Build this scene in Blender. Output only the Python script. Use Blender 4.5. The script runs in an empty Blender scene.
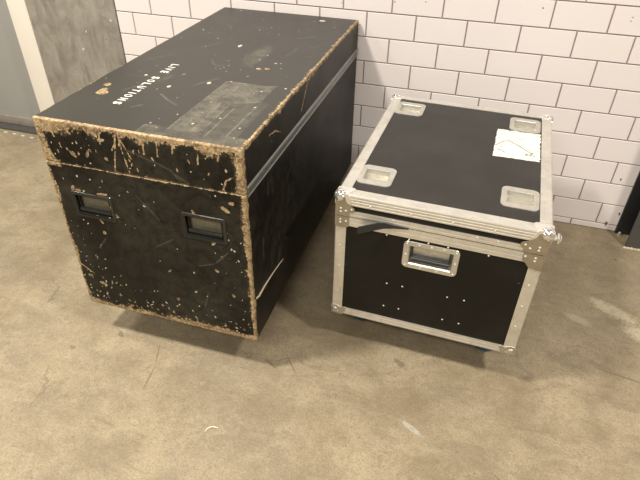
import bpy, bmesh, math, random
import numpy as np
from mathutils import Matrix, Vector
random.seed(7)
RNG = np.random.RandomState(11)
S = bpy.context.scene
COL = S.collection

# ------------------------------------------------------------------ camera, world, lights, exposure
cam_data = bpy.data.cameras.new('camera')
cam_data.sensor_width = 36.0
cam_data.lens = 544.2 / 640 * 36
cam_data.clip_start = 0.02
cam = bpy.data.objects.new('camera', cam_data)
COL.objects.link(cam)
yaw, pitch, roll = 0.2819, 0.6425, 0.0189
fw = Vector((-math.sin(yaw) * math.cos(pitch), math.cos(yaw) * math.cos(pitch), -math.sin(pitch)))
r0 = Vector((math.cos(yaw), math.sin(yaw), 0))
u0 = r0.cross(fw)
rr = r0 * math.cos(roll) + u0 * math.sin(roll)
uu = -r0 * math.sin(roll) + u0 * math.cos(roll)
M = Matrix((rr, uu, -fw)).transposed().to_4x4()
M.translation = Vector((-0.5222, -2.2715, 1.406))
cam.matrix_world = M
S.camera = cam

world = bpy.data.worlds.new('world')
S.world = world
world.use_nodes = True
world.node_tree.nodes['Background'].inputs[0].default_value = (1.0, 0.93, 0.82, 1)
world.node_tree.nodes['Background'].inputs[1].default_value = 0.06

def area(name, loc, sx, sy, power, col, rz=0):
    l = bpy.data.lights.new(name, 'AREA')
    l.shape = 'RECTANGLE'; l.size = sx; l.size_y = sy; l.energy = power; l.color = col
    o = bpy.data.objects.new(name, l); COL.objects.link(o); o.location = loc; o.rotation_euler = (0, 0, rz)
    return o
area('ceiling_lamp_left', (-2.15, -1.9, 3.2), 0.28, 0.28, 76, (1.0, 0.925, 0.815))
area('ceiling_lamp_right', (1.2, -1.9, 3.2), 0.28, 0.28, 64, (1.0, 0.905, 0.80))
area('fill_light_far_left', (-3.7, -1.1, 3.2), 0.6, 0.3, 42, (1.0, 0.925, 0.815))  # added fill, brightens the floor and door at far left
area('fill_light_rear', (-0.9, -3.9, 3.2), 2.4, 0.6, 84, (1.0, 0.92, 0.81))  # added fill behind the camera, evens out the tiled wall
S.view_settings.view_transform = 'Standard'
S.view_settings.look = 'None'
S.view_settings.gamma = 1
S.view_settings.exposure = 0.68
S.view_settings.use_curve_mapping = False

# ------------------------------------------------------------------ node helpers
class N:
    def __init__(s, name):
        s.m = bpy.data.materials.new(name); s.m.use_nodes = True
        s.t = s.m.node_tree; s.b = s.t.nodes['Principled BSDF']
        s.co = s.t.nodes.new('ShaderNodeTexCoord').outputs['Object']
    def lk(s, a, b):
        if isinstance(a, (int, float)): b.default_value = a
        elif isinstance(a, tuple): b.default_value = a if len(a) != 3 or b.type == 'VECTOR' else a + (1,)
        else: s.t.links.new(a, b)
    def math(s, op, a, b=0.0, c=0.0, clamp=False):
        n = s.t.nodes.new('ShaderNodeMath'); n.operation = op; n.use_clamp = clamp
        for i, v in enumerate((a, b, c)): s.lk(v, n.inputs[i])
        return n.outputs[0]
    def noise(s, scale, detail=4, rough=.55, vec=None, dist=0.0):
        n = s.t.nodes.new('ShaderNodeTexNoise'); n.inputs['Scale'].default_value = scale
        n.inputs['Detail'].default_value = detail; n.inputs['Roughness'].default_value = rough
        n.inputs['Distortion'].default_value = dist
        s.lk(vec if vec is not None else s.co, n.inputs['Vector']); return n.outputs['Fac']
    def mapping(s, loc=(0, 0, 0), rot=(0, 0, 0), scale=(1, 1, 1), typ='POINT', vec=None):
        n = s.t.nodes.new('ShaderNodeMapping'); n.vector_type = typ
        n.inputs['Location'].default_value = loc; n.inputs['Rotation'].default_value = rot; n.inputs['Scale'].default_value = scale
        s.lk(vec if vec is not None else s.co, n.inputs['Vector']); return n.outputs[0]
    def ramp(s, f, a, b, smooth=True):
        n = s.t.nodes.new('ShaderNodeMapRange'); n.interpolation_type = 'SMOOTHSTEP' if smooth else 'LINEAR'
        s.lk(f, n.inputs[0]); n.inputs[1].default_value = a; n.inputs[2].default_value = b
        return n.outputs[0]
    def mix(s, f, a, b):
        n = s.t.nodes.new('ShaderNodeMix'); n.data_type = 'RGBA'
        s.lk(f, n.inputs[0]); s.lk(a, n.inputs[6]); s.lk(b, n.inputs[7]); return n.outputs[2]
    def bump(s, h, strength=.3, dist=.002):
        n = s.t.nodes.new('ShaderNodeBump'); n.inputs['Strength'].default_value = strength
        n.inputs['Distance'].default_value = dist; s.lk(h, n.inputs['Height']); s.lk(n.outputs[0], s.b.inputs['Normal'])
    def set(s, col=None, rough=None, metal=None, spec=None):
        for k, v in (('Base Color', col), ('Roughness', rough), ('Metallic', metal), ('Specular IOR Level', spec)):
            if v is not None: s.lk(v, s.b.inputs[k])
        return s.m
    def vlen(s, v):
        n = s.t.nodes.new('ShaderNodeVectorMath'); n.operation = 'LENGTH'; s.lk(v, n.inputs[0]); return n.outputs['Value']
    def streak(s, p, q, wid, wob=.004, soft=.5):
        """mask of a mark lying between world points p and q on the floor, with ragged rims"""
        cx, cy = (p[0] + q[0]) / 2, (p[1] + q[1]) / 2
        L = math.hypot(q[0] - p[0], q[1] - p[1]) / 2; a = math.atan2(q[1] - p[1], q[0] - p[0])
        v = s.mapping((cx, cy, 0), (0, 0, a), (L, wid, 1), 'TEXTURE')
        d = s.math('ADD', s.vlen(v), s.math('MULTIPLY', s.math('SUBTRACT', s.noise(70, 3), .5), 1.2))
        return s.math('SUBTRACT', 1.0, s.ramp(d, 1 - soft, 1 + soft * .3), clamp=True)

def simple(name, col, rough=.5, metal=0.0, var=.12, scale=40, bump=0.0, bscale=300):
    n = N(name)
    f = n.noise(scale, 5)
    c = n.mix(f, tuple(x * (1 - var) for x in col), tuple(min(1, x * (1 + var)) for x in col))
    n.set(c, n.math('ADD', rough - .06, n.math('MULTIPLY', n.noise(scale * 2.3), .12)), metal)
    if bump: n.bump(n.noise(bscale, 3), bump, .001)
    return n.m

# ---- floor
n = N('worn_concrete')
big = n.noise(1.3, 5, .6, dist=.6); mid = n.noise(5.5, 8, .65, dist=.4); fine = n.noise(60, 6, .7); grit = n.noise(260, 2, .5)
c = n.mix(n.ramp(mid, .34, .68), (.255, .205, .128), (.395, .33, .222))
c = n.mix(n.math('MULTIPLY', n.ramp(big, .44, .62), .45), c, (.30, .26, .19))
warm = n.noise(2.1, 7, .65, vec=n.mapping((7, 3, 0)), dist=.8)
c = n.mix(n.math('MULTIPLY', n.ramp(warm, .46, .64), .42), c, (.46, .39, .265))
m2 = n.noise(15, 8, .72, vec=n.mapping((2, 8, 0)), dist=.5)
c = n.mix(n.math('MULTIPLY', n.ramp(m2, .5, .72), .42), c, (.19, .158, .105))
c = n.mix(n.math('MULTIPLY', n.ramp(n.noise(11, 8, .75, vec=n.mapping((5, 2, 0), (0, 0, .4), (1, 1.5, 1)), dist=.7), .53, .68), .30), c, (.50, .435, .31))
m3 = n.noise(4.5, 9, .75, vec=n.mapping((1, 4, 0), (0, 0, -.6), (1, 2.6, 1)), dist=.6)
c = n.mix(n.math('MULTIPLY', n.ramp(m3, .50, .62), .46), c, (.21, .172, .115))
c = n.mix(n.math('MULTIPLY', n.ramp(fine, .38, .7), .34), c, (.17, .14, .092))
st = n.noise(8, 8, .72, vec=n.mapping((3, 1, 0), (0, 0, .5), (1, 1.8, 1)), dist=1.0)
c = n.mix(n.math('MULTIPLY', n.ramp(st, .57, .70), .5), c, (.15, .125, .085))
c = n.mix(n.math('MULTIPLY', n.ramp(grit, .64, .72), .4), c, (.58, .52, .41))
c = n.mix(n.math('MULTIPLY', n.ramp(n.noise(95, 2, .4, vec=n.mapping((1, 9, 0))), .70, .75), .7), c, (.09, .07, .05))
def crack(scale, off, w, keep):
    v = n.t.nodes.new('ShaderNodeTexVoronoi'); v.feature = 'DISTANCE_TO_EDGE'; v.inputs['Scale'].default_value = scale
    wob = n.t.nodes.new('ShaderNodeTexNoise'); wob.inputs['Scale'].default_value = 7; wob.inputs['Detail'].default_value = 6
    n.lk(n.mapping(off), wob.inputs['Vector'])
    ad = n.t.nodes.new('ShaderNodeVectorMath'); ad.operation = 'MULTIPLY_ADD'; ad.inputs[1].default_value = (.22, .22, .22)
    n.lk(wob.outputs['Color'], ad.inputs[0]); n.lk(n.mapping(off), ad.inputs[2]); n.lk(ad.outputs[0], v.inputs['Vector'])
    line = n.math('SUBTRACT', 1.0, n.ramp(v.outputs['Distance'], 0, w), clamp=True)
    return n.math('MULTIPLY', line, n.ramp(n.noise(3.1, 3, vec=n.mapping(off, scale=(1.7, 1.3, 1))), keep, keep + .1))
ck = crack(1.15, (2.3, 5.1, 0), .006, .52)
c = n.mix(n.math('MULTIPLY', ck, .55), c, (.12, .095, .065))
marks_dark = [((-1.025, -1.156), (-.971, -1.187), .004), ((-.965, -1.12), (-.905, -1.19), .003), ((-1.395, -1.20), (-1.36, -1.29), .003), ((-1.36, -1.29), (-1.345, -1.40), .0035),
              ((.158, -.215), (.176, -.222), .008), ((-.27, -.40), (-.09, -.46), .004), ((-.30, -1.33), (-.17, -1.45), .004),
              ((-.62, -1.02), (-.57, -1.06), .012), ((-1.68, -1.30), (-1.65, -1.31), .009), ((.25, -.9), (.02, -.86), .004), ((-1.56, -1.19), (-1.53, -1.215), .01)]
for p_, q_, w_ in marks_dark:
    c = n.mix(n.math('MULTIPLY', n.streak(p_, q_, w_), .62), c, (.11, .085, .06))
marks_light = [((-.560, -1.250), (-.480, -1.296), .010, (.46, .44, .38), .8), ((.03, -.50), (.20, -.60), .035, (.66, .59, .44), .6),
               ((.13, -.62), (.30, -.70), .045, (.66, .59, .44), .6), ((-.06, -.62), (.04, -.66), .02, (.60, .53, .40), .4),
               *[((-3.08 + i * .062, -.030 - i * .004), (-3.05 + i * .062, -.032 - i * .004), .010, (.74, .70, .60), .9) for i in range(6)]]
for p_, q_, w_, k_, s_ in marks_light:
    c = n.mix(n.math('MULTIPLY', n.streak(p_, q_, w_), s_), c, k_)
gr2 = n.noise(170, 4, .75, vec=n.mapping((6, 6, 0)))
c = n.mix(n.math('MULTIPLY', n.ramp(gr2, .46, .62), .46), c, (.14, .112, .072))
c = n.mix(n.math('MULTIPLY', n.ramp(n.noise(32, 7, .75, vec=n.mapping((9, 1, 0)), dist=.6), .50, .68), .34), c, (.165, .135, .088))
c = n.mix(.17, c, (.095, .074, .046))
n.set(c, n.math('ADD', .42, n.math('MULTIPLY', mid, .3)), 0, .4)
n.bump(n.math('ADD', n.math('MULTIPLY', fine, .5), n.math('MULTIPLY', mid, 1.5)), .25, .004)
M_FLOOR = n.m

# ---- tile
WALL_NICKS = [(.143, .033, .007, .013), (.180, .092, .005, .009), (.132, .256, .004, .007), (-1.106, .854, .003, .002), (-.34, .90, .003, .004), (-.032, .894, .003, .003), (-.034, .881, .002, .003), (-.891, .876, .003, .003), (-.77, .886, .003, .002)]
n = N('glazed_tile')
c = n.mix(n.noise(1.1, 3), (.70, .66, .655), (.765, .73, .725))
c = n.mix(n.math('MULTIPLY', n.ramp(n.noise(14, 6, .7, dist=.8), .62, .8), .22), c, (.45, .40, .36))
c = n.mix(n.math('MULTIPLY', n.ramp(n.noise(48, 3, .6), .73, .76), .5), c, (.25, .22, .20))
for (x_, z_, a_, b_) in WALL_NICKS:
    d_ = n.math('ADD', n.vlen(n.mapping((x_, 0, z_), (0, 0, 0), (a_, 1, b_), 'TEXTURE')), n.math('MULTIPLY', n.math('SUBTRACT', n.noise(90, 4), .5), 1.6))
    c = n.mix(n.math('SUBTRACT', 1.0, n.ramp(d_, .7, 1.05), clamp=True), c, (.12, .10, .09))
n.set(c, .32, 0, .45); n.bump(n.noise(5, 2), .04, .01); M_TILE = n.m
M_GROUT = simple('dark_grout', (.27, .22, .215), .9, var=.2, scale=60)
# ---- cast concrete pier
n = N('cast_concrete')
v = n.noise(9, 8, .7, vec=n.mapping(scale=(1.5, 1, .8)), dist=.6)
c = n.mix(n.ramp(v, .3, .7), (.20, .185, .155), (.36, .34, .30))
c = n.mix(n.math('MULTIPLY', n.ramp(n.noise(90, 5, .7), .35, .75), .35), c, (.24, .22, .19))
c = n.mix(n.math('MULTIPLY', n.ramp(n.noise(38, 2), .70, .73), .6), c, (.12, .11, .1))
c = n.mix(n.math('MULTIPLY', n.ramp(n.noise(33, 2, vec=n.mapping((4, 4, 4))), .72, .75), .7), c, (.7, .66, .6))
n.set(c, .8); n.bump(n.noise(60, 6), .3, .003); M_CONC = n.m
M_TRIM = simple('cream_paint', (.80, .77, .70), .45, var=.05, scale=6)
M_DOOR = simple('grey_door_paint', (.33, .335, .325), .42, var=.06, scale=4)
M_DARK = simple('dark_rubber', (.055, .05, .045), .7, var=.3, scale=30)
M_SILL = simple('dull_metal_sill', (.30, .28, .245), .5, .3, var=.25, scale=30)
M_PLAIN = simple('plain_wall_paint', (.30, .285, .26), .8, var=.05, scale=2)
M_STEEL = simple('black_painted_steel', (.016, .016, .017), .38, var=.3, scale=12, bump=.1, bscale=60)
M_STEEL2 = simple('grey_painted_steel', (.075, .073, .072), .5, var=.15, scale=18, bump=.1, bscale=60)
M_MORTAR = simple('pale_mortar', (.50, .44, .34), .9, var=.3, scale=70, bump=.5)

# ---- metals and small stuff
def alu(name, col, rough, sc=(1, 1, 1)):
    n = N(name)
    f = n.noise(25, 6, .65); g = n.noise(140, 3, .6)
    c = n.mix(n.ramp(f, .35, .75), col, tuple(x * .80 for x in col))
    c = n.mix(n.math('MULTIPLY', n.ramp(g, .68, .73), .55), c, (.22, .2, .17))
    n.set(c, n.math('ADD', rough - .08, n.math('MULTIPLY', f, .2)), .82, .5)
    n.bump(g, .05, .0006)
    return n.m
M_ALU = alu('anodised_aluminium', (.78, .765, .71), .42)
M_ZINC = alu('zinc_plated_steel', (.66, .655, .60), .30)
M_RIVET = simple('bright_rivet', (.74, .73, .68), .38, .5, var=.05)
M_BRACE = alu('aged_brown_plate', (.42, .375, .29), .42)
M_CORNER = alu('dull_corner_steel', (.50, .48, .41), .34)
M_CHROME = alu('bright_chrome', (.86, .85, .82), .14)
M_STRIP = alu('worn_grey_steel', (.25, .26, .25), .34)
M_BLKMET = simple('black_metal', (.012, .013, .012), .22, .1, var=.4, scale=60)
M_PAN = simple('dull_pan_steel', (.20, .19, .135), .5, .4, var=.35, scale=60)
M_GRIP = simple('black_grip_rubber', (.02, .022, .024), .32, var=.3, scale=50)
M_DPAN = simple('scuffed_dish_bottom', (.44, .425, .36), .42, .75, var=.3, scale=45)
M_RUBBER = simple('black_strap_rubber', (.016, .017, .018), .5, var=.4, scale=80)
M_BLUE = simple('blue_wheel_rubber', (.012, .075, .16), .45, var=.2, scale=40)
M_WHITE = simple('white_stencil_paint', (.74, .73, .68), .6, var=.15, scale=120)
M_WOODSLIV = simple('raw_wood_splinter', (.55, .46, .34), .6, var=.2, scale=60)
M_THREAD = simple('pale_thread', (.75, .68, .52), .7)
def laminate(name, a, b, spec):
    n = N(name)
    c = n.mix(n.ramp(n.noise(6, 6, .6, dist=.5), .4, .75), a, b)
    c = n.mix(n.math('MULTIPLY', n.ramp(n.noise(120, 2), .76, .79), .5), c, (.25, .23, .19))
    n.set(c, n.math('ADD', .40, n.math('MULTIPLY', n.noise(8, 5), .16)), 0, spec); n.bump(n.noise(700, 2), .2, .0005); return n.m
M_LAM = laminate('black_laminate', (.005, .0045, .0032), (.010, .009, .0068), .28)
M_LAMTOP = laminate('toplit_black_laminate', (.014, .013, .0118), (.023, .0215, .0193), .5)  # paler copy for the lid top, stronger light from above painted into its colour
n = N('worn_paper_label')
edge = n.noise(26, 5, .7)
c = n.mix(n.ramp(n.noise(18, 5, .6), .3, .8), (.80, .79, .70), (.70, .68, .59))
c = n.mix(n.math('MULTIPLY', n.ramp(n.noise(55, 5, .7, dist=.8), .60, .66), .85), c, (.05, .045, .04))
n.set(c, .5); M_LABEL = n.m

# painted plywood with chipped paint: attribute R = bare wood, G = dull grey film, B = white nicks, A = light on the lid top painted into the colour
n = N('chipped_black_plywood')
at = n.t.nodes.new('ShaderNodeAttribute'); at.attribute_name = 'wear_toplight'
sp = n.t.nodes.new('ShaderNodeSeparateColor'); n.lk(at.outputs['Color'], sp.inputs[0])
W, G, B = sp.outputs[0], sp.outputs[1], sp.outputs[2]
f1 = n.noise(130, 5, .65); f2 = n.noise(28, 6, .6, dist=.5); f3 = n.noise(7, 6, .6)
c = n.mix(n.ramp(f2, .35, .75), (.0035, .0031, .0023), (.0082, .0072, .0053))
c = n.mix(n.math('MULTIPLY', at.outputs['Alpha'], n.math('ADD', .55, n.math('MULTIPLY', f3, .5))), c, (.046, .0445, .0385))
film = n.math('MULTIPLY', G, n.ramp(n.math('ADD', n.math('MULTIPLY', f2, .6), n.math('MULTIPLY', f1, .4)), .28, .68))
c = n.mix(film, c, (.20, .19, .145))
wood = n.mix(n.ramp(n.noise(34, 6, .7), .38, .62), (.40, .30, .165), (.23, .155, .08))
wood = n.mix(n.math('MULTIPLY', n.ramp(n.noise(60, 6, .7, dist=.6, vec=n.mapping((3, 3, 3))), .56, .66), .75), wood, (.075, .045, .028))
wood = n.mix(n.math('MULTIPLY', n.ramp(n.noise(20, 8, .75, dist=.9, vec=n.mapping((8, 1, 5), scale=(.6, 1, 1.5))), .49, .58), .75), wood, (.115, .068, .036))
wood = n.mix(n.math('MULTIPLY', n.ramp(n.noise(85, 5, .75, vec=n.mapping((2, 1, 5))), .56, .62), .6), wood, (.03, .024, .018))
wood = n.mix(n.math('MULTIPLY', n.ramp(f1, .50, .62), .6), wood, (.55, .455, .29))
f4 = n.noise(55, 7, .75, dist=.4)
thr = n.math('ADD', W, n.math('ADD', n.math('MULTIPLY', n.math('SUBTRACT', f1, .5), 1.1), n.math('MULTIPLY', n.math('SUBTRACT', f4, .5), 1.5)))
c = n.mix(n.math('MULTIPLY', n.ramp(thr, .22, .46), .5), c, (.10, .075, .045))
wm = n.ramp(thr, .46, .56)
c = n.mix(wm, c, wood)
c = n.mix(n.ramp(n.math('ADD', B, n.math('MULTIPLY', n.math('SUBTRACT', f1, .5), .5)), .4, .6), c, (.50, .455, .35))
n.set(c, n.math('ADD', n.math('MULTIPLY', wm, .35), n.math('ADD', .34, n.math('MULTIPLY', f3, .16))), 0, None)
n.lk(n.math('ADD', .20, n.math('MULTIPLY', at.outputs['Alpha'], .26)), n.b.inputs['Specular IOR Level'])
n.bump(n.math('ADD', n.math('MULTIPLY', wm, -.7), n.math('MULTIPLY', f2, .3)), .45, .0012)
M_PLY = n.m

# ------------------------------------------------------------------ mesh helpers
def link(name, me, mat=None, parent=None, loc=None):
    o = bpy.data.objects.new(name, me); COL.objects.link(o)
    if isinstance(mat, list):           # second material for the upward faces
        for m_ in mat: me.materials.append(m_)
        for p in me.polygons:
            if p.normal.z > .5: p.material_index = 1
    elif mat is not None and not me.materials: me.materials.append(mat)
    if parent is not None: o.parent = parent
    if loc is None: loc = parent['off'] if parent is not None and 'off' in parent else (0, 0, 0)
    o.location = loc
    return o
def me_py(name, v, f, smooth=False):
    me = bpy.data.meshes.new(name); me.from_pydata([tuple(x) for x in v], [], f); me.update()
    bm = bmesh.new(); bm.from_mesh(me); bmesh.ops.recalc_face_normals(bm, faces=bm.faces); bm.to_mesh(me); bm.free()
    if smooth:
        for p in me.polygons: p.use_smooth = True
        me.set_sharp_from_angle(angle=math.radians(35))
    return me
def me_bm(name, bm, smooth=False):
    me = bpy.data.meshes.new(name); bmesh.ops.recalc_face_normals(bm, faces=bm.faces); bm.to_mesh(me); bm.free()
    if smooth:
        for p in me.polygons: p.use_smooth = True
        me.set_sharp_from_angle(angle=math.radians(35))
    return me
def bbox(bm, lo, hi, bev=0.0, seg=2):
    lo, hi = Vector(lo), Vector(hi)
    r = bmesh.ops.create_cube(bm, size=1)
    vs = r['verts']
    for v in vs: v.co = Vector([(lo[i] + hi[i]) / 2 + v.co[i] * (hi[i] - lo[i]) for i in range(3)])
    if bev:
        es = {e for v in vs for e in v.link_edges}
        bmesh.ops.bevel(bm, geom=list(es), offset=bev, segments=seg, affect='EDGES', profile=.6)
def box_me(name, lo, hi, bev=.002, seg=2):
    bm = bmesh.new(); bbox(bm, lo, hi, bev, seg); return me_bm(name, bm, True)
def extrude(bm, poly, fn, a, b):
    """poly (s,t) points swept from a to b; fn(s,t,l) -> xyz"""
    A = [bm.verts.new(fn(s, t, a)) for s, t in poly]; Bv = [bm.verts.new(fn(s, t, b)) for s, t in poly]
    k = len(poly)
    for i in range(k): bm.faces.new((A[i], A[(i + 1) % k], Bv[(i + 1) % k], Bv[i]))
    bm.faces.new(A); bm.faces.new(Bv[::-1])
def rrect(hw, hh, r, seg=5):
    pts = []
    for cx, cy, a0 in ((hw - r, hh - r, 0), (-hw + r, hh - r, 90), (-hw + r, -hh + r, 180), (hw - r, -hh + r, 270)):
        for k in range(seg + 1):
            a = math.radians(a0 + 90 * k / seg); pts.append((cx + r * math.cos(a), cy + r * math.sin(a)))
    return pts
def dish(name, loops, fn, cap=True):
    """loops (half w, half h, radius, height) joined in sequence"""
    bm = bmesh.new(); prev = None; first = None
    for hw, hh, r, z in loops:
        L = [bm.verts.new(fn(x, y, z)) for x, y in rrect(hw, hh, max(r, .0005))]
        if prev:
            for i in range(len(L)): bm.faces.new((prev[i], prev[(i + 1) % len(L)], L[(i + 1) % len(L)], L[i]))
        prev = L
    if cap: bm.faces.new(prev)
    return me_bm(name, bm, True)
def tube(bm, pts, r, seg=8):
    rings = []
    for i, p in enumerate(pts):
        p = Vector(p); a = Vector(pts[max(i - 1, 0)]); b = Vector(pts[min(i + 1, len(pts) - 1)])
        d = (b - a).normalized(); up = Vector((0, 0, 1)) if abs(d.z) < .9 else Vector((1, 0, 0))
        s = d.cross(up).normalized(); t = s.cross(d)
        ri = r[i] if isinstance(r, (list, tuple)) else r
        rings.append([bm.verts.new(p + (s * math.cos(2 * math.pi * k / seg) + t * math.sin(2 * math.pi * k / seg)) * ri) for k in range(seg)])
    for A, Bv in zip(rings, rings[1:]):
        for k in range(seg): bm.faces.new((A[k], A[(k + 1) % seg], Bv[(k + 1) % seg], Bv[k]))
    bm.faces.new(rings[0]); bm.faces.new(rings[-1][::-1])
def lathe(bm, prof, origin, axis='x', seg=28):
    rings = []
    for h, r in prof:
        ring = []
        for k in range(seg):
            a = 2 * math.pi * k / seg; u_, v_ = r * math.cos(a), r * math.sin(a)
            q = {'x': (h, u_, v_), 'y': (u_, h, v_), 'z': (u_, v_, h)}[axis]
            ring.append(bm.verts.new(Vector(origin) + Vector(q)))
        rings.append(ring)
    for A, Bv in zip(rings, rings[1:]):
        for k in range(seg): bm.faces.new((A[k], A[(k + 1) % seg], Bv[(k + 1) % seg], Bv[k]))
    bm.faces.new(rings[0]); bm.faces.new(rings[-1][::-1])

def axis_pts(a, b, step, r, extra=()):
    k = max(2, int(round((b - a - 2 * r) / step)))
    v = list(np.linspace(a + r, b - r, k + 1)) + [a, a + r * .25, a + r * .6, b, b - r * .25, b - r * .6]
    for e in extra: v += [e]
    v = np.unique(np.round(v, 5))
    return v
def shell(name, lo, hi, r, step, recess=(), mask=None):
    """rounded box of fine quads; recess = ('front'|'top', a0, a1, b0, b1, depth)"""
    ex = [[], [], []]
    for face, a0, a1, b0, b1, dp in recess:
        ai, bi = (0, 2) if face == 'front' else (0, 1)
        ex[ai] += [a0, a0 + .0006, a1 - .0006, a1]; ex[bi] += [b0, b0 + .0006, b1 - .0006, b1]
    ax = [axis_pts(lo[i], hi[i], step[i], r, ex[i]) for i in range(3)]
    V, Fc, off = [], [], 0
    for d in range(3):
        a, b = [i for i in range(3) if i != d]
        for side in (0, 1):
            Ag, Bg = np.meshgrid(ax[a], ax[b], indexing='ij')
            P = np.zeros(Ag.shape + (3,)); P[..., a] = Ag; P[..., b] = Bg; P[..., d] = (lo, hi)[side][d]
            # round the edges
            l_, h_ = np.array(lo) + r, np.array(hi) - r
            c_ = np.clip(P, l_, h_); dv = P - c_; ln = np.linalg.norm(dv, axis=-1, keepdims=True)
            P = c_ + dv / np.maximum(ln, 1e-9) * r
            for face, a0, a1, b0, b1, dp in recess:
                if face == 'front' and d == 1 and side == 0:
                    m = (Ag > a0 + .0003) & (Ag < a1 - .0003) & (Bg > b0 + .0003) & (Bg < b1 - .0003); P[..., 1] += m * dp
                if face == 'top' and d == 2 and side == 1:
                    m = (Ag > a0 + .0003) & (Ag < a1 - .0003) & (Bg > b0 + .0003) & (Bg < b1 - .0003); P[..., 2] -= m * dp
            na, nb = len(ax[a]), len(ax[b])
            idx = np.arange(na * nb).reshape(na, nb) + off
            q = np.stack([idx[:-1, :-1], idx[1:, :-1], idx[1:, 1:], idx[:-1, 1:]], -1).reshape(-1, 4)
            if (d == 1) == (side == 1): q = q[:, ::-1]
            V.append(P.reshape(-1, 3)); Fc.append(q); off += na * nb
    V = np.concatenate(V); Fc = np.concatenate(Fc)
    # weld the shared borders
    key = np.round(V * 20000).astype(np.int64)
    _, first, inv = np.unique(key, axis=0, return_index=True, return_inverse=True)
    V = V[first]; Fc = inv.reshape(-1)[Fc]
    me = bpy.data.meshes.new(name)
    me.vertices.add(len(V)); me.vertices.foreach_set('co', V.astype(np.float32).ravel())
    me.loops.add(Fc.size); me.loops.foreach_set('vertex_index', Fc.astype(np.int32).ravel())
    me.polygons.add(len(Fc)); me.polygons.foreach_set('loop_start', np.arange(0, Fc.size, 4, dtype=np.int32))
    me.update(calc_edges=True); me.validate()
    for pl in (me.polygons,): pl.foreach_set('use_smooth', [True] * len(pl))
    me.set_sharp_from_angle(angle=math.radians(40))
    if mask is not None:
        at = me.color_attributes.new('wear_toplight', 'FLOAT_COLOR', 'POINT')
        at.data.foreach_set('color', mask(V).astype(np.float32).ravel())
    return me

def vnoise(P, scale, seed):
    rs = np.random.RandomState(seed); T = rs.rand(32, 32, 32)
    Q = P * scale + 100; I = np.floor(Q).astype(int); F_ = Q - I; F_ = F_ * F_ * (3 - 2 * F_); out = 0
    for dx in (0, 1):
        for dy in (0, 1):
            for dz in (0, 1):
                w = (F_[:, 0] if dx else 1 - F_[:, 0]) * (F_[:, 1] if dy else 1 - F_[:, 1]) * (F_[:, 2] if dz else 1 - F_[:, 2])
                out = out + w * T[(I[:, 0] + dx) % 32, (I[:, 1] + dy) % 32, (I[:, 2] + dz) % 32]
    return out
def seg_d(U, pts):
    d = np.full(len(U), 9.0)
    for (ax_, ay), (bx, by) in zip(pts, pts[1:]):
        a = np.array([ax_, ay]); e = np.array([bx - ax_, by - ay]); t = np.clip(((U - a) @ e) / (e @ e + 1e-12), 0, 1)
        d = np.minimum(d, np.linalg.norm(U - a - t[:, None] * e, axis=1))
    return d

def root(name, label, cat, loc, rz=0.0, off=(0, 0, 0), group=None):
    o = bpy.data.objects.new(name, None); COL.objects.link(o); o.empty_display_size = .1
    o.location = loc; o.rotation_euler = (0, 0, rz); o['label'] = label; o['category'] = cat
    o['off'] = off
    if group: o['group'] = group
    return o
def structure(o): o['kind'] = 'structure'; return o

# ------------------------------------------------------------------ setting
def quad_floor(name, x0, x1, y0, y1, z, th, mat):
    return structure(link(name, box_me(name, (x0, y0, z - th), (x1, y1, z), 0), mat))
quad_floor('floor', -5.5, 3.5, -6.5, .30, 0, .1, M_FLOOR)
structure(link('ceiling', box_me('ceiling', (-5.5, -6.5, 3.3), (3.5, .3, 3.4), 0), M_PLAIN))
structure(link('wall_left', box_me('wall_left', (-5.6, -6.5, 0), (-5.5, .3, 3.3), 0), M_PLAIN))
structure(link('wall_right', box_me('wall_right', (3.5, -6.5, 0), (3.6, .3, 3.3), 0), M_PLAIN))
structure(link('wall_front', box_me('wall_front', (-5.5, -6.6, 0), (3.5, -6.5, 3.3), 0), M_PLAIN))

# tiled wall, running bond, each tile 0.2 x 0.1 with a thin dark joint
X0, X1, HT, C0 = -2.186, 3.5, 3.3, .0303
bm = bmesh.new()
bbox(bm, (X0, .0035, 0), (X1, .3, HT))
gf = len(bm.faces)
g = .0023
k = -1
while True:
    z0 = C0 + k * .1; z1 = z0 + .1; k += 1
    if z0 > HT: break
    za, zb = max(z0, 0.0), min(z1, HT)
    if k == 0: za = 0.0
    ph = 0.0 if (k - 1) % 2 else .1     # row under the lowest joint starts on the whole module
    j0 = math.floor((X0 - ph) / .2) - 1
    for j in range(j0, int((X1 - X0) / .2) + j0 + 4):
        xa, xb = max(ph + j * .2, X0), min(ph + (j + 1) * .2, X1)
        if xb - xa < .01 or zb - za < .005: continue
        xa += g; xb -= g; a_, b_ = za + g, zb - g; c_ = .0013
        o_ = [bm.verts.new((x, .0035, z)) for x, z in ((xa, a_), (xb, a_), (xb, b_), (xa, b_))]
        i_ = [bm.verts.new((x, 0, z)) for x, z in ((xa + c_, a_ + c_), (xb - c_, a_ + c_), (xb - c_, b_ - c_), (xa + c_, b_ - c_))]
        for q in range(4): bm.faces.new((o_[q], o_[(q + 1) % 4], i_[(q + 1) % 4], i_[q])).material_index = 1
        bm.faces.new(i_).material_index = 1
me = bpy.data.meshes.new('wall_back'); bmesh.ops.recalc_face_normals(bm, faces=bm.faces); bm.to_mesh(me); bm.free()
me.materials.append(M_GROUT); me.materials.append(M_TILE)
structure(link('wall_back', me))

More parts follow.
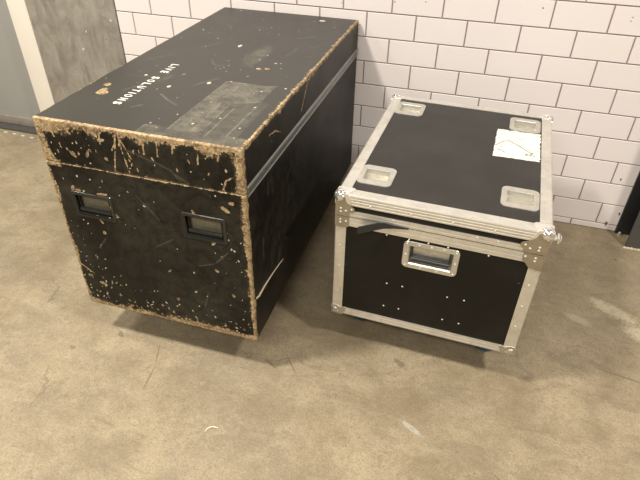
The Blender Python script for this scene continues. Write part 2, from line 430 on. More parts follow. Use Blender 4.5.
structure(link('wall_pier', box_me('wall_pier', (-2.681, -.004, 0), (-2.1875, .3, 3.3), .004), M_CONC))
structure(link('trim_1', box_me('trim_1', (-2.798, -.006, 0), (-2.687, .3, 3.3), .003), M_TRIM))
d1 = structure(link('door_1', box_me('door_1', (-3.9, .065, .03), (-2.800, .105, 3.3), .002), M_DOOR))
link('bottom_seal', box_me('bottom_seal', (-3.9, .050, .012), (-2.800, .0645, .062), .003), M_SILL, d1)
structure(link('trim_2', box_me('trim_2', (-3.9, -.006, 0), (-2.800, .14, .010), .003), M_DARK))
structure(link('wall_far', box_me('wall_far', (-5.5, .0, 0), (-3.9, .3, 3.3), 0), M_CONC))
structure(link('wall_behind_door', box_me('wall_behind_door', (-3.9, .2, 0), (-2.8, .3, 3.3), 0), M_PLAIN))

# steel column at the right edge
t = root('steel_column', 'black and grey painted steel column standing against the white tiled wall at the right edge', 'column', (.30, -.055, 0), 0, (-.30, .055, 0))
bm = bmesh.new(); extrude(bm, [(.187, -.012), (.42, -.012), (.42, -.001), (.187, -.001)], lambda s, q, l: Vector((s, q, l)), 0, 3.3)
link('back_flange', me_bm('back_flange', bm), M_STEEL, t)
link('web', box_me('web', (.245, -.101, 0), (.262, -.012, 3.3), .001), M_STEEL, t)
link('front_flange', box_me('front_flange', (.216, -.116, 0.004), (.42, -.101, 3.3), .002), M_STEEL2, t)
bm = bmesh.new()
for i in range(16):
    x = .214 + i * .0135; bmesh.ops.create_icosphere(bm, subdivisions=2, radius=.007 + random.random() * .003, matrix=Matrix.Translation((x, -.119, .002)) @ Matrix.Diagonal((1.1, .8, .7, 1)))
link('mortar_bead', me_bm('mortar_bead', bm, True), M_MORTAR, t)
bm = bmesh.new(); lathe(bm, [(0, .011), (.006, .011), (.0065, .006), (.016, .006), (.018, .004)], (.203, -.026, 0), 'z', 6)
link('anchor_bolt', me_bm('anchor_bolt', bm), M_ZINC, t)

# ------------------------------------------------------------------ casters (shared by both cases)
def caster(parent, x, y, zb, R_, wheel_mat, ang=0.0, prefix='caster'):
    """swivel caster, wheel on the floor, plate under the case bottom at zb"""
    rt = Matrix.Rotation(ang, 4, 'Z')
    ox, oy, oz = parent['off']
    bm = bmesh.new()
    bbox(bm, (-.045, -.045, zb - .004), (.045, .045, zb - .0002), .001)
    lathe(bm, [(zb - .018, .020), (zb - .018, .028), (zb - .004, .030)], (0, 0, 0), 'z', 20)
    for s in (-1, 1):
        pts = [(-.026, zb - .016), (.026, zb - .016), (.034, R_), (.034 - .002, R_ - .010), (.012, R_ - .010), (.010, R_ + .006)]
        a = s * .0205
        extrude(bm, pts, lambda u_, v_, l: Vector((u_, l, v_)), a - .0012, a + .0012)
    bbox(bm, (-.026, -.0215, zb - .018), (.026, .0215, zb - .0155))
    tube(bm, [(.022, -.024, R_), (.022, .024, R_)], .005, 8)
    body = link(prefix, me_bm(prefix, bm, True), M_ZINC, parent)
    body.location = (x + ox, y + oy, 0); body.rotation_euler = (0, 0, ang)
    bm = bmesh.new()
    lathe(bm, [(-.017, R_ * .55), (-.017, R_ * .88), (-.010, R_ * .985), (0, R_), (.010, R_ * .985), (.017, R_ * .88), (.017, R_ * .55)], (.022, 0, R_), 'y', 32)
    wh = link('wheel', me_bm('wheel', bm, True), wheel_mat, body, (0, 0, 0))
    bm = bmesh.new(); lathe(bm, [(-.0175, .008), (-.0178, R_ * .56), (.0178, R_ * .56), (.0175, .008)], (.022, 0, R_), 'y', 24)
    link('hub', me_bm('hub', bm, True), M_ZINC, body, (0, 0, 0))
    return body

# ------------------------------------------------------------------ big worn case
AW, AD, AH, AZ = .596, 1.196, .660, .138
A = root('road_case', 'large battered black plywood road case with chipped tan edges and stencilled lettering on its lid',
         'road case', (-1.625 + AW / 2, -1.208 + AD / 2, 0), .0005, (-AW / 2, -AD / 2, AZ))
SEAM = .532
STROKES_F = [[(.249, .655), (.221, .533)], [(.253, .655), (.256, .619), (.267, .536)], [(.257, .64), (.28, .583)], [(.326, .65), (.322, .602)], [(.365, .65), (.361, .603)],
             [(.478, .65), (.474, .602)], [(.535, .534), (.547, .567), (.573, .583)], [(.008, .167), (.049, .136)],
             [(.41, .65), (.405, .62)], [(.535, .645), (.53, .62)], [(.20, .65), (.197, .628)]]
THIN_F = [[(.266, .61), (.391, .57), (.42, .534)], [(.433, .262), (.486, .283), (.531, .334)], [(.40, .56), (.44, .538)], [(.30, .30), (.36, .34)], [(.27, .47), (.33, .40)], [(.43, .09), (.45, .16)], [(.1, .25), (.13, .29)]]
CHIP_F = [(.1, .568, .006, .014), (.147, .576, .005, .014), (.199, .624, .005, .012), (.203, .57, .006, .006), (.536, .477, .016, .007), (.555, .5, .010, .006), (.133, .313, .007, .007),
          (.072, .1, .015, .006), (.034, .124, .007, .010), (.343, .107, .007, .007), (.489, .258, .005, .009), (.533, .173, .007, .006), (.332, .218, .009, .004), (.409, .155, .007, .004),
          (.08, .45, .013, .006), (.065, .455, .005, .014), (.16, .452, .02, .004), (.19, .385, .006, .01), (.13, .36, .02, .004), (.49, .357, .012, .005), (.44, .448, .012, .004)]
STROKES_R = [[(.52, .655), (.513, .643), (.448, .572)]]
THIN_R = [[(.177, .616), (.222, .61), (.268, .586)]]
def rand_marks(k, u0_, u1_, v0, v1, seed, s0=.0010, s1=.0034):
    rs = np.random.RandomState(seed)
    return [(rs.uniform(u0_, u1_), rs.uniform(v0, v1), rs.uniform(s0, s1), rs.uniform(s0, s1) * rs.choice([1, 1.6]), rs.uniform(-1.2, 1.2)) for _ in range(k)]
RM_W = [(x_, z_, .0022, .0065, t_) for x_, z_, t_ in [(random.uniform(.02, .58), random.uniform(.55, .645), random.uniform(-.5, .5)) for _ in range(34)]] + [(random.uniform(.01, .2), random.uniform(.05, .5), .002, .005, random.uniform(-.8, .8)) for _ in range(20)] + [(random.uniform(.05, .58), random.uniform(.015, .07), .0022, .006, random.uniform(-1, 1)) for _ in range(34)]
RM_F = rand_marks(55, .01, .58, .02, .64, 3) + rand_marks(45, .01, .17, .05, .64, 4) + rand_marks(50, .02, .58, .02, .12, 5) + rand_marks(25, .5, .59, .03, .5, 6)
RM_T = rand_marks(70, .01, .58, .02, 1.17, 8, .001, .0045) + rand_marks(25, .3, .58, .02, .5, 9, .001, .004)
RM_R = rand_marks(50, .02, 1.17, .02, .5, 10, .001, .0035) + rand_marks(10, .02, 1.17, .57, .65, 12)
CHIP_T = [(.427, .531, .010, .006), (.450, .540, .009, .006), (.331, .369, .006, .009), (.277, .726, .006, .014), (.075, .202, .016, .013), (.066, .222, .010, .014), (.053, .261, .010, .010), (.459, 1.132, .012, .010), (.232, .305, .006, .008), (.118, .367, .005, .006)]
POLY_T = [(.377, .397), (.53, .402), (.533, .282), (.46, .25), (.457, .053), (.371, .048)]
def inpoly(U, poly):
    ins = np.zeros(len(U), bool); k = len(poly)
    for i in range(k):
        x1, y1 = poly[i]; x2, y2 = poly[(i + 1) % k]
        c_ = ((y1 > U[:, 1]) != (y2 > U[:, 1])) & (U[:, 0] < (x2 - x1) * (U[:, 1] - y1) / (y2 - y1 + 1e-12) + x1)
        ins ^= c_
    return ins
def ell(U, m):
    x, y, a, b = m[:4]; th = m[4] if len(m) > 4 else 0
    dx, dy = U[:, 0] - x, U[:, 1] - y; c_, s_ = math.cos(th), math.sin(th)
    d = np.sqrt(((dx * c_ + dy * s_) / a) ** 2 + ((-dx * s_ + dy * c_) / b) ** 2)
    return np.clip(1.5 - d, 0, 1)
def wear_toplight_mask(P):
    x, y, z = P[:, 0], P[:, 1], P[:, 2]
    out = np.zeros((len(P), 4))
    W = np.zeros(len(P)); G = np.zeros(len(P)); Bm = np.zeros(len(P))
    n1 = vnoise(P, 22, 1); n2 = vnoise(P, 60, 2); n3 = vnoise(P, 9, 3); nn = .5 * n1 + .3 * n2 + .2 * n3
    def band(d, w): return np.clip(1.02 - .54 * d / np.maximum(w, 1e-4), 0, 1.02)
    fr = y < .007; tp = z > AH - .007; rt = x > AW - .007
    # --- front
    w_top = .006 + .044 * nn ** 1.8 * (1 + .6 * (x < .12)); W = np.maximum(W, fr * band(AH - z, w_top))
    w_l = np.where(z > SEAM - .01, .012 + .048 * np.clip((.66 - z) / .1, .2, 1) * nn, .002 + .010 * nn + .02 * np.clip(n3 - .62, 0, 1)); W = np.maximum(W, fr * band(x, w_l))
    w_l2 = .03 * np.clip(1 - np.abs(z - .50) / .04, 0, 1) * nn; W = np.maximum(W, fr * band(x, w_l2))
    w_r = np.where(z > SEAM, .010 + .022 * nn, .002 + .014 * nn + .012 * np.clip(n3 - .5, 0, 1)); W = np.maximum(W, fr * band(AW - x, w_r))
    W = np.maximum(W, fr * band(z, .010 + .036 * nn ** 1.5 * (.6 + x)))
    W = np.maximum(W, fr * band(np.hypot(AW - x, z), .05 * nn)) 
    W = np.maximum(W, fr * band(np.abs(z - SEAM), .0008 + .0035 * n1 + .01 * np.clip(n3 - .62, 0, 1) + .008 * (x < .05)) * np.clip(.5 + .8 * n2, 0, 1.1))
    # --- top rim
    mod = np.clip(.12 + .85 * n2 + .35 * n1, 0, 1.1); W = np.maximum(W, tp * band(y, .002 + .010 * nn) * mod); W = np.maximum(W, tp * band(AW - x, .002 + .013 * nn * (.5 + n3)) * mod)
    W = np.maximum(W, tp * band(x, .0005 + .006 * nn) * mod); W = np.maximum(W, tp * band(AD - y, .001 + .004 * nn) * mod)
    # --- right side
    W = np.maximum(W, rt * band(AH - z, .002 + .017 * nn * np.clip(n3 * 1.6, .3, 1.3) * (.5 + .5 * (y < .75))) * mod)
    W = np.maximum(W, rt * band(y, .003 + .016 * nn)); W = np.maximum(W, rt * band(z, .001 + .006 * nn))
    W = np.maximum(W, rt * band(AD - y, .001 + .003 * nn))
    W = np.maximum(W, rt * (z < SEAM) * band(y, .004 + .01 * nn))
    out_f = P[:, [0, 2]]; out_t = P[:, [0, 1]]; out_r = P[:, [1, 2]]
    fi, ti, ri = np.where(fr)[0], np.where(tp)[0], np.where(rt)[0]
    if len(fi):
        U = out_f[fi]
        for s in STROKES_F: W[fi] = np.maximum(W[fi], np.clip(1.25 - seg_d(U, s) / .0030, 0, 1) * np.clip(.35 + 1.1 * n2[fi], 0, 1))
        for s in THIN_F: G[fi] = np.maximum(G[fi], .5 * np.clip(1.3 - seg_d(U, s) / .0024, 0, 1))
        for m in CHIP_F: W[fi] = np.maximum(W[fi], 1.2 * ell(U, (m[0], m[1], m[2] * .8, m[3] * .8, m[0] * 40)))
        for m in RM_W: W[fi] = np.maximum(W[fi], .95 * ell(U, m))
        for m in RM_F: Bm[fi] = np.maximum(Bm[fi], ell(U, m) * .8)
        G[fi] = np.maximum(G[fi], .16 * n3[fi])
    if len(ti):
        U = out_t[ti]
        G[ti] = np.maximum(G[ti], .62 * inpoly(U, POLY_T))
        G[ti] = np.maximum(G[ti], .25 * ((U[:, 0] > .37) & (U[:, 0] < .56) & (U[:, 1] < .28) & (U[:, 1] > .03)))
        for s in ([(.423, .375), (.435, .057)], [(.458, .227), (.459, .065)], [(.479, .219), (.479, .036)], [(.532, .252), (.531, .054)], [(.377, .397), (.371, .048)], [(.46, .25), (.533, .282)], [(.49, .38), (.49, .30)]):
            G[ti] = np.maximum(G[ti], 1.1 * np.clip(1.2 - seg_d(U, s) / .0028, 0, 1))
        Bm[ti] = np.maximum(Bm[ti], .55 * np.clip(1.2 - seg_d(U, [(.377, .397), (.53, .402)]) / .003, 0, 1))
        G[ti] = np.maximum(G[ti], .8 * ell(U, (.375, .65, .025, .085)) * n1[ti])
        G[ti] = np.maximum(G[ti], .9 * (U[:, 1] < .055) * (U[:, 0] > .3) * n1[ti])
        rs = np.random.RandomState(21)
        for _ in range(26):
            a = np.array([rs.uniform(.03, .57), rs.uniform(.05, 1.1)]); d_ = rs.uniform(.02, .10); t_ = rs.uniform(0, 3.1)
            p2 = a + d_ * np.array([math.cos(t_), math.sin(t_)]); m_ = (a + p2) / 2 + rs.uniform(-.01, .01, 2)
            G[ti] = np.maximum(G[ti], rs.uniform(.25, .8) * np.clip(1.2 - seg_d(U, [tuple(a), tuple(m_), tuple(p2)]) / .0026, 0, 1))
        for m in CHIP_T: W[ti] = np.maximum(W[ti], 1.15 * ell(U, m)) if m[0] not in (.331, .277, .232, .118) else W[ti]
        for m in CHIP_T:
            if m[0] in (.331, .277, .232, .118, .459): Bm[ti] = np.maximum(Bm[ti], ell(U, m))
        for m in RM_T: Bm[ti] = np.maximum(Bm[ti], ell(U, m) * .7)
        out[ti, 3] = .8  # top face lightened in colour to stand for the light it catches
    if len(ri):
        U = out_r[ri]
        for s in STROKES_R: W[ri] = np.maximum(W[ri], np.clip(1.2 - seg_d(U, s) / .0035, 0, 1))
        for s in THIN_R: W[ri] = np.maximum(W[ri], .75 * np.clip(1.2 - seg_d(U, s) / .003, 0, 1))
        for m in RM_R: Bm[ri] = np.maximum(Bm[ri], ell(U, m) * .55)
        rs = np.random.RandomState(5)
        for _ in range(22):
            a = np.array([rs.uniform(.05, .5), rs.uniform(.1, .5)]); d_ = rs.uniform(.03, .12); t_ = rs.uniform(.5, 1.6)
            p2 = a + d_ * np.array([math.cos(t_), math.sin(t_)]); mid_ = (a + p2) / 2 + rs.uniform(-.012, .012, 2)
            G[ri] = np.maximum(G[ri], rs.uniform(.12, .45) * np.clip(1.2 - seg_d(U, [tuple(a), tuple(mid_), tuple(p2)]) / .004, 0, 1))
        G[ri] = np.maximum(G[ri], .13 * n3[ri])
    out[:, 0] = W; out[:, 1] = G; out[:, 2] = Bm
    return out
STEP = (.003, .004, .003)
HX = [(.061, .179), (.408, .526)]; HZ = (.370, .436)
rec = [('front', a + .004, b - .004, HZ[0] + .003, HZ[1] - .003, .030) for a, b in HX]
link('case_body', shell('case_body', (0, 0, 0), (AW, AD, SEAM - .0007), .003, STEP, rec, wear_toplight_mask), M_PLY, A)
link('lid', shell('lid', (0, 0, SEAM + .0007), (AW, AD, AH), .003, STEP, (), wear_toplight_mask), M_PLY, A)
# seam edging strip on the right side (and its twin on the hidden left side)
for x0, s in ((AW, 1), (0, -1)):
    bm = bmesh.new()
    prof = [(0, .519), (.003, .520), (.0045, .523), (.0022, .526), (.0022, .5310), (.001, .5315), (.001, .5335), (.0022, .534), (.0045, .538), (.0045, .544), (.003, .548), (0, .550)]
    extrude(bm, prof, lambda a, z_, l: Vector((x0 + s * (a + .0003), l, z_)), .012, AD - .004)
    link('edging_strip', me_bm('edging_strip', bm), M_STRIP, A)
# lettering
def lettering(txt, ya, yb, x0, x1, z):
    """stencilled word read along -y with letter tops towards +x, each letter condensed in its own cell"""
    wts = [.55 if ch == 'I' else 1 for ch in txt]; tot = sum(wts); pos = 0
    bm = bmesh.new()
    for ch, w in zip(txt, wts):
        cu = bpy.data.curves.new('letter', 'FONT'); cu.body = ch; cu.size = 1; cu.offset = .035
        to = bpy.data.objects.new('letter', cu); COL.objects.link(to)
        me = bpy.data.meshes.new_from_object(to.evaluated_get(bpy.context.evaluated_depsgraph_get()))
        bpy.data.objects.remove(to)
        v = np.array([q.co[:] for q in me.vertices]); lo, hi = v.min(0), v.max(0)
        c0 = ya + (yb - ya) * (pos + w * .19) / tot; c1 = ya + (yb - ya) * (pos + w * .81) / tot
        if ch == 'I': m_ = (c0 + c1) / 2; h_ = .0026; c0, c1 = m_ + h_, m_ - h_
        pos += w
        for q in me.vertices:
            u_ = (q.co.x - lo[0]) / (hi[0] - lo[0]); w_ = (q.co.y - lo[1]) / (hi[1] - lo[1])
            q.co = Vector((x0 + w_ * (x1 - x0), c0 + u_ * (c1 - c0), z))
        bm.from_mesh(me)
    r_ = bmesh.ops.extrude_face_region(bm, geom=bm.faces[:])
    for e in r_['geom']:
        if isinstance(e, bmesh.types.BMVert): e.co.z += .0004
    return me_bm('stencil_lettering', bm)
l1 = link('stencil_lettering', lettering('LIVE', .486, .396, .146, .172, AH + .0001), M_WHITE, A); l1['label'] = 'white stencilled word LIVE'
l2 = link('stencil_lettering', lettering('SOLUTIONS', .368, .138, .146, .172, AH + .0001), M_WHITE, A); l2['label'] = 'white stencilled word SOLUTIONS'
# recessed handles
def front_fn(cx, cz, y0=0): return lambda a, b, h: Vector((cx + a, y0 - h, cz + b))
for a, b in HX:
    cx, cz = (a + b) / 2, (HZ[0] + HZ[1]) / 2; hw, hh = (b - a) / 2, (HZ[1] - HZ[0]) / 2
    hd = link('recessed_handle', dish('recessed_handle', [(hw + .009, hh + .009, .006, .0002), (hw + .008, hh + .008, .006, .0022), (hw + .001, hh + .001, .003, .0022), (hw - .004, hh - .003, .003, -.001), (hw - .006, hh - .005, .003, -.016)], front_fn(cx, cz), False), M_BLKMET, A)
    link('back_plate', dish('back_plate', [(hw - .006, hh - .005, .003, -.016), (hw - .012, hh - .010, .003, -.0185)], front_fn(cx, cz)), M_PAN, hd, (0, 0, 0))
    bm = bmesh.new(); bbox(bm, (cx - hw + .007, .002, cz - hh + .009), (cx + hw - .007, .011, cz - hh + .020), .003, 3)
    bbox(bm, (cx - hw + .008, .006, cz - hh + .012), (cx - hw + .012, .014, cz + hh - .008), .0015); bbox(bm, (cx + hw - .012, .006, cz - hh + .012), (cx + hw - .008, .014, cz + hh - .008), .0015)
    link('grip', me_bm('grip', bm, True), M_BLKMET, hd, (0, 0, 0))
# a sliver of wood torn loose from the right side near the floor
bm = bmesh.new(); tube(bm, [(AW + .0005, .020, .165), (AW + .002, .035, .160), (AW + .003, .083, .163), (AW + .004, .150, .160), (AW + .006, .235, .150)], [.004, .0032, .0026, .002, .0008], 5)
link('torn_splinter', me_bm('torn_splinter', bm, True), M_WOODSLIV, A)
for x, y, an in ((.17, .20, .6), (AW - .17, .17, 2.2), (.17, AD - .17, -.5), (AW - .17, AD - .17, 1.3)): caster(A, x, y, AZ, .048, M_DARK, an)

# ------------------------------------------------------------------ aluminium-edged case
BW, BD, BH, BZ = .581, .769, .461, .135
th = -.0312
ctr = Vector((-.844, -1.005, 0)) + Matrix.Rotation(th, 3, 'Z') @ Vector((BW / 2, BD / 2, 0))
B = root('flight_case', 'smaller black flight case with aluminium edges, ball corners and a white worn label on top',
         'flight case', ctr, th, (-BW / 2, -BD / 2, BZ))
SB = .3885; T = .0022
cups = [(.0845, .135), (.493, .150), (.083, .655), (.491, .655)]
rec = [('top', cx - .040, cx + .040, cy - .036, cy + .036, .017) for cx, cy in cups]
link('lid_panel', shell('lid_panel', (T, T, SB + .001), (BW - T, BD - T, BH - T), .002, (.03, .03, .03), rec), [M_LAM, M_LAMTOP], B)
HB = (.286, .2985)
link('body_panel', shell('body_panel', (T, T, 0.001), (BW - T, BD - T, SB - .001), .002, (.03, .03, .03), [('front', HB[0] - .062, HB[0] + .062, HB[1] - .031, HB[1] + .031, .03)]), M_LAM, B)
def grooves(a, b, out, k=4, dp=.0012):
    """ribbed outer line from a to b at height 'out'"""
    p = []; L = b - a
    for i in range(k):
        c_ = a + L * (i + .5) / k; w = min(.0024, abs(L) / k * .25) * (1 if L > 0 else -1)
        p += [(c_ - w, out), (c_ - w * .5, out - dp), (c_ + w * .5, out - dp), (c_ + w, out)]
    return p
AB = .034
# frame members; sides: 0 front, 1 right, 2 back, 3 left
def side_fn(side, e=0.0):
    # s = outward distance from that face (negative inwards), t = height, l = along
    if side == 0: return lambda s, t_, l: Vector((l, -s - e, t_))
    if side == 1: return lambda s, t_, l: Vector((BW + s + e, l, t_))
    if side == 2: return lambda s, t_, l: Vector((l, BD + s + e, t_))
    return lambda s, t_, l: Vector((-s - e, l, t_))
for side in range(4):
    Ls = BW if side in (0, 2) else BD; e = 0.0 if side in (0, 2) else -.0002
    fn = side_fn(side, e)
    # top angle
    out = [(x_, y_) for y_, x_ in grooves(BH - AB + .002, BH - .005, 0.0, 3, .0006)]
    prof = [(-T, BH - AB), (0, BH - AB)] + out + [(0, BH - .004), (-.0012, BH - .0012), (-.004, BH), (-AB, BH), (-AB, BH - T + .0002), (-T, BH - T + .0002)]
    bm = bmesh.new(); extrude(bm, prof, fn, 0, Ls); link('lid_edge_angle', me_bm('lid_edge_angle', bm), M_ALU, B)
    # lid rim and base rim either side of the seam
    for nm, z0, z1 in (('lid_rim', SB + .0014, .409), ('base_rim', .3565, SB - .0014)):
        out = [(x_, y_) for y_, x_ in grooves(z0 + .003, z1 - .003, .0006, 1, .0005)]
        prof = [(-T, z0), (.0006, z0)] + out + [(.0006, z1), (-T, z1)]
        bm = bmesh.new(); extrude(bm, prof, fn, .001, Ls - .001); link(nm, me_bm(nm, bm), M_ALU, B)
    # bottom angle
    prof = [(-T, .031), (0, .031)] + [(x_, y_) for y_, x_ in grooves(.029, .006, 0.0, 2, .0007)][::1] + [(0, .004), (-.0012, .0012), (-.004, 0), (-AB, 0), (-AB, T - .0002), (-T, T - .0002)]
    bm = bmesh.new(); extrude(bm, prof, fn, 0, Ls); link('base_edge_angle', me_bm('base_edge_angle', bm), M_ALU, B)
# vertical corner angles
for sx in (0, 1):
    for sy in (0, 1):
        fx = (lambda a: a) if sx == 0 else (lambda a: BW - a); fy = (lambda a: a) if sy == 0 else (lambda a: BD - a)
        prof = [(-.0003, .034), (-.0003, .003), (.0008, .0008), (.003, -.0003), (.034, -.0003), (.034, .0025), (.0025, .0025), (.0025, .034)]
        bm = bmesh.new(); extrude(bm, [(fx(a), fy(b_)) for a, b_ in prof], lambda s, q, l: Vector((s, q, l)), .004, .357)
        link('corner_angle', me_bm('corner_angle', bm), M_ALU, B)
        bm = bmesh.new(); extrude(bm, [(fx(a), fy(b_)) for a, b_ in prof], lambda s, q, l: Vector((s, q, l)), SB + .002, BH - .004)
        link('lid_corner_angle', me_bm('lid_corner_angle', bm), M_ALU, B)
# ball corners: a domed knuckle and three rounded leaves
def ball_corner(sx, sy, sz, mat):
    px = lambda a: a if sx < 0 else BW - a
    py = lambda a: a if sy < 0 else BD - a
    pz = lambda a: a if sz < 0 else BH - a
    bm = bmesh.new(); L = .040
    leaf = [(-.001, -.001), (.030, -.001), (.036, .006), (.040, .016), (.047, .024), (.049, .031), (.045, .037), (.037, .039), (.029, .036), (.023, .037), (.014, .038), (-.001, .035)]
    leaf2 = [(-.001, -.001), (.034, -.001), (.039, .004), (.041, .012), (.046, .020), (.047, .028), (.040, .031), (.032, .028), (.022, .032), (.012, .036), (-.001, .033)]
    tk = .0018
    extrude(bm, [(a, b_) for a, b_ in leaf], lambda s, q, l: Vector((px(s), py(q), pz(l))), -tk, .0006)
    extrude(bm, [(a, b_) for a, b_ in leaf2], lambda s, q, l: Vector((px(s), py(l), pz(q))), -tk, .0006)
    extrude(bm, [(a, b_) for a, b_ in leaf2], lambda s, q, l: Vector((px(l), py(s), pz(q))), -tk, .0006)
    bmesh.ops.create_uvsphere(bm, u_segments=20, v_segments=12, radius=.0185, matrix=Matrix.Translation((px(.0105), py(.0105), pz(.0105))))
    for q in ((.020, .008), (.008, .020)):   # pressed knuckle ridges
        bmesh.ops.create_uvsphere(bm, u_segments=12, v_segments=8, radius=.007, matrix=Matrix.Translation((px(q[0]), py(q[1]), pz(-.0005))))
        bmesh.ops.create_uvsphere(bm, u_segments=12, v_segments=8, radius=.006, matrix=Matrix.Translation((px(q[0]), py(-.0003), pz(q[1]))))
    return link('ball_corner', me_bm('ball_corner', bm, True), mat, B)
for sx in (-1, 1):
    for sy in (-1, 1):
        ball_corner(sx, sy, 1, M_CHROME); ball_corner(sx, sy, -1, M_CORNER)
# rivets
bm = bmesh.new(); lathe(bm, [(0, .0038), (.001, .0036), (.002, .0022), (.0024, .0005)], (0, 0, 0), 'z', 10); RV = me_bm('rivet', bm, True); RV.materials.append(M_RIVET)
def rivet(p, face='front', parent=B, sc=1.0):
    o = bpy.data.objects.new('rivet', RV); COL.objects.link(o); o.parent = parent
    off = Vector(B['off']) if parent == B else Vector((0, 0, 0))
    o.location = Vector(p) + off
    o.rotation_euler = {'front': (math.pi / 2, 0, 0), 'top': (0, 0, 0), 'right': (0, math.pi / 2, 0)}[face]
    o.scale = (sc, sc, sc)
for x, z in ((.171, .171), (.219, .172), (.169, .077), (.217, .078), (.355, .170), (.404, .172), (.354, .077), (.404, .076)): rivet((x, T, z), sc=.75)
for x in (.055, .31, .535): rivet((x, .0004, .016), sc=.8)
for x in (.10, .215, .330, .44): rivet((x, .0004, .436), sc=.8)
for x, z in ((.017, .10), (.017, .20), (.017, .28), (.562, .12), (.562, .20), (.562, .28)): rivet((x, -.0002, z), sc=.85)
for x, z in ((.155, .352), (.22, .352), (.275, .352), (.33, .352), (.44, .352), (.10, .352), (.40, .404), (.17, .405), (.455, .404)): rivet((x, -.0002 if z < .36 else -.0006, z), sc=.75)
for y in (.08, .20, .33, .46, .60): rivet((BW, y, .016), 'right', sc=.8)
# braces beside the seam
def brace(poly, name, mat, face='front', holes=()):
    bm = bmesh.new()
    if face == 'front': extrude(bm, poly, lambda s, q, l: Vector((s, l, q)), -.0024, -.0008)
    else: extrude(bm, poly, lambda s, q, l: Vector((BW - l, s, q)), -.0024, -.0008)
    o = link(name, me_bm(name, bm), mat, B)
    for a, b_ in holes: rivet((a, -.0024, b_) if face == 'front' else (BW + .0024, a, b_), face, o, .9)
    return o
lobe = lambda cx, cz, r, a0, a1, k=7: [(cx + r * math.cos(math.radians(a0 + (a1 - a0) * i / k)), cz + r * math.sin(math.radians(a0 + (a1 - a0) * i / k))) for i in range(k + 1)]
brace([(0, SB + .001), (.042, SB + .001), (.042, .404)] + lobe(.047, .414, .010, -80, 60) + [(.040, .428), (.030, .440), (.027, .452), (0, .452)], 'corner_brace', M_BRACE, 'front', [(.016, .403), (.016, .414), (.031, .408), (.048, .415)])
brace([(0, SB - .001), (.042, SB - .001), (.042, .356), (.034, .350), (0, .350)], 'corner_brace', M_BRACE, 'front', [(.016, .376), (.016, .366), (.033, .372)])
X = lambda pts: [(BW - a, b_) for a, b_ in pts]
brace(X([(0, SB + .001), (.062, SB + .001), (.060, .402)] + lobe(.060, .412, .011, -90, 70) + [(.052, .426), (.036, .442), (.031, .455), (0, .455)]), 'corner_brace', M_BRACE, 'front', [(BW - .058, .413), (BW - .045, .404), (BW - .022, .402), (BW - .022, .412)])
brace(X([(0, SB - .001), (.056, SB - .001), (.056, .362), (.045, .354), (.034, .340), (0, .336)]), 'corner_brace', M_BRACE, 'front', [(BW - .050, .376), (BW - .024, .376), (BW - .024, .366)])
# front recessed handle
cx, cz = .2865, .2985; hw, hh = .060, .0285
hd = link('recessed_handle', dish('recessed_handle', [(.080, .0475, .014, .0002), (.079, .0465, .014, .0022), (hw + .004, hh + .004, .004, .0022), (hw + .001, hh + .001, .003, -.001), (hw - .001, hh - .001, .003, -.016)], front_fn(cx, cz, T), False), M_ZINC, B)
link('back_plate', dish('back_plate', [(hw - .001, hh - .001, .003, -.016), (hw - .006, hh - .006, .003, -.019)], front_fn(cx, cz, T)), M_ZINC, hd, (0, 0, 0))
bm = bmesh.new(); tube(bm, [(cx - hw + .006, .009, cz - hh + .012), (cx + hw - .006, .009, cz - hh + .012)], .0078, 14)
for s in (-1, 1): bbox(bm, (cx + s * (hw - .006) - .002, .008, cz - hh + .006), (cx + s * (hw - .006) + .002, .016, cz + hh - .006), .0008)
g_ = link('grip', me_bm('grip', bm, True), M_GRIP, hd, (0, 0, 0)); g_['label'] = 'black rubber grip bar'
for a, b_ in ((-.070, .0385), (-.035, .040), (0, .040), (.035, .040), (.070, .0385), (-.071, 0), (.071, 0), (-.07, -.0385), (-.024, -.040), (.024, -.040), (.07, -.0385)): rivet((cx + a, T - .0022, cz + b_), 'front', hd, .85)
# stacking dishes on the lid
base = None
for cx, cy in cups:
    fn = lambda a, b_, h: Vector((a, b_, h))
    if base is None:
        base = dish('stacking_dish', [(.0520, .0560, .018, 0), (.0515, .0555, .018, .0018), (.0365, .0325, .003, .0018), (.0355, .0315, .003, 0), (.0345, .0305, .003, -.0135)], fn, False)
        base.materials.append(M_ZINC)
        pan = dish('dish_pan', [(.0345, .0305, .003, -.0135), (.031, .027, .003, -.0145)], fn); pan.materials.append(M_DPAN)
    o = bpy.data.objects.new('stacking_dish', base); COL.objects.link(o); o.parent = B
    o.location = Vector(B['off']) + Vector((cx, cy, BH - T + .0001))
    q_ = bpy.data.objects.new('dish_pan', pan); COL.objects.link(q_); q_.parent = o
# worn label
bm = bmesh.new()
rs = random.Random(4); pts = []
cs = [(.399, .386), (.5435, .391), (.5435, .597), (.402, .593)]
for i in range(4):
    (xa, ya), (xb, yb) = cs[i], cs[(i + 1) % 4]; K = 22
    for k in range(K):
        f = k / K; j = rs.gauss(0, .0011) - (.004 if rs.random() < .08 else 0); L = math.hypot(xb - xa, yb - ya)
        nx, ny = (yb - ya) / L, -(xb - xa) / L
        pts.append((xa + (xb - xa) * f + nx * j, ya + (yb - ya) * f + ny * j))
extrude(bm, pts, lambda s, q, l: Vector((s, q, l)), BH - T + .0002, BH - T + .0006)
lb = link('worn_label', me_bm('worn_label', bm), M_LABEL, B); lb['label'] = 'blank white label with torn edges'
bm = bmesh.new()
for P_ in ([(.402, .462), (.428, .503), (.447, .512)], [(.447, .508), (.478, .482), (.505, .452), (.522, .437)], [(.408, .436), (.425, .432), (.436, .420)], [(.497, .425), (.512, .428), (.530, .423)], [(.520, .446), (.513, .430)]):
    tube(bm, [(a, b_, BH - T + .0006) for a, b_ in P_], .0014, 4)
link('scratch_mark', me_bm('scratch_mark', bm), M_DARK, lb, (0, 0, 0))
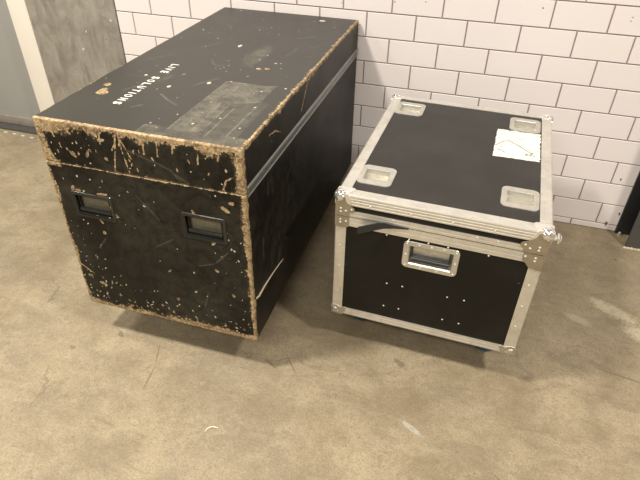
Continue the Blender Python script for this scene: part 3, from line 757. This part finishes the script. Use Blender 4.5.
# loose rubber strip hanging out of the seam
pth = [(.215, -.0015, .3885), (.175, -.004, .387), (.145, -.008, .387), (.125, -.014, .383), (.100, -.021, .375), (.075, -.027, .366)]
wd = [.002, .005, .010, .0125, .0125, .0125]
bm = bmesh.new(); ring = []
for i, (p, w) in enumerate(zip(pth, wd)):
    p = Vector(p); ring.append([bm.verts.new(p + Vector((0, o1, o2))) for o1, o2 in ((-.0014, w * .95), (.0014, w), (.0014, -w), (-.0014, -w * .95))])
for a, b_ in zip(ring, ring[1:]):
    for k in range(4): bm.faces.new((a[k], a[(k + 1) % 4], b_[(k + 1) % 4], b_[k]))
bm.faces.new(ring[0]); bm.faces.new(ring[-1][::-1])
o = link('rubber_strip', me_bm('rubber_strip', bm, True), M_RUBBER, B); o['label'] = 'loose black rubber strip hanging from the lid seam'
# butterfly latch on the right side, wing standing out
bm = bmesh.new()
bbox(bm, (BW + .0008, .045, .345), (BW + .003, .125, .430), .001); bbox(bm, (BW + .003, .060, .388), (BW + .012, .110, .420), .003)
lt = link('butterfly_latch', me_bm('butterfly_latch', bm, True), M_ZINC, B)
bm = bmesh.new(); bbox(bm, (BW + .010, .074, .392), (BW + .034, .096, .397), .002); bbox(bm, (BW + .026, .070, .386), (BW + .034, .100, .402), .003); bbox(bm, (BW + .0345, .078, .388), (BW + .038, .094, .400), .001)
link('latch_wing', me_bm('latch_wing', bm, True), M_CHROME, lt, (0, 0, 0))
for x, y, an in ((.080, .125, 2.5), (BW - .085, .125, .5), (.08, BD - .09, -.7), (BW - .08, BD - .09, 1.2)): caster(B, x, y, BZ, .048, M_BLUE, an)

# ------------------------------------------------------------------ curl of thread on the floor
bm = bmesh.new(); tube(bm, [(-1.094, -1.466, .0022), (-1.091, -1.455, .0026), (-1.084, -1.447, .003), (-1.074, -1.444, .0026), (-1.062, -1.444, .0022)], [.0012, .0018, .0019, .0018, .001], 6)
o = link('thread_scrap', me_bm('thread_scrap', bm, True), M_THREAD)
o['label'] = 'tiny pale curl of thread lying on the concrete floor in front of the large case'; o['category'] = 'scrap'
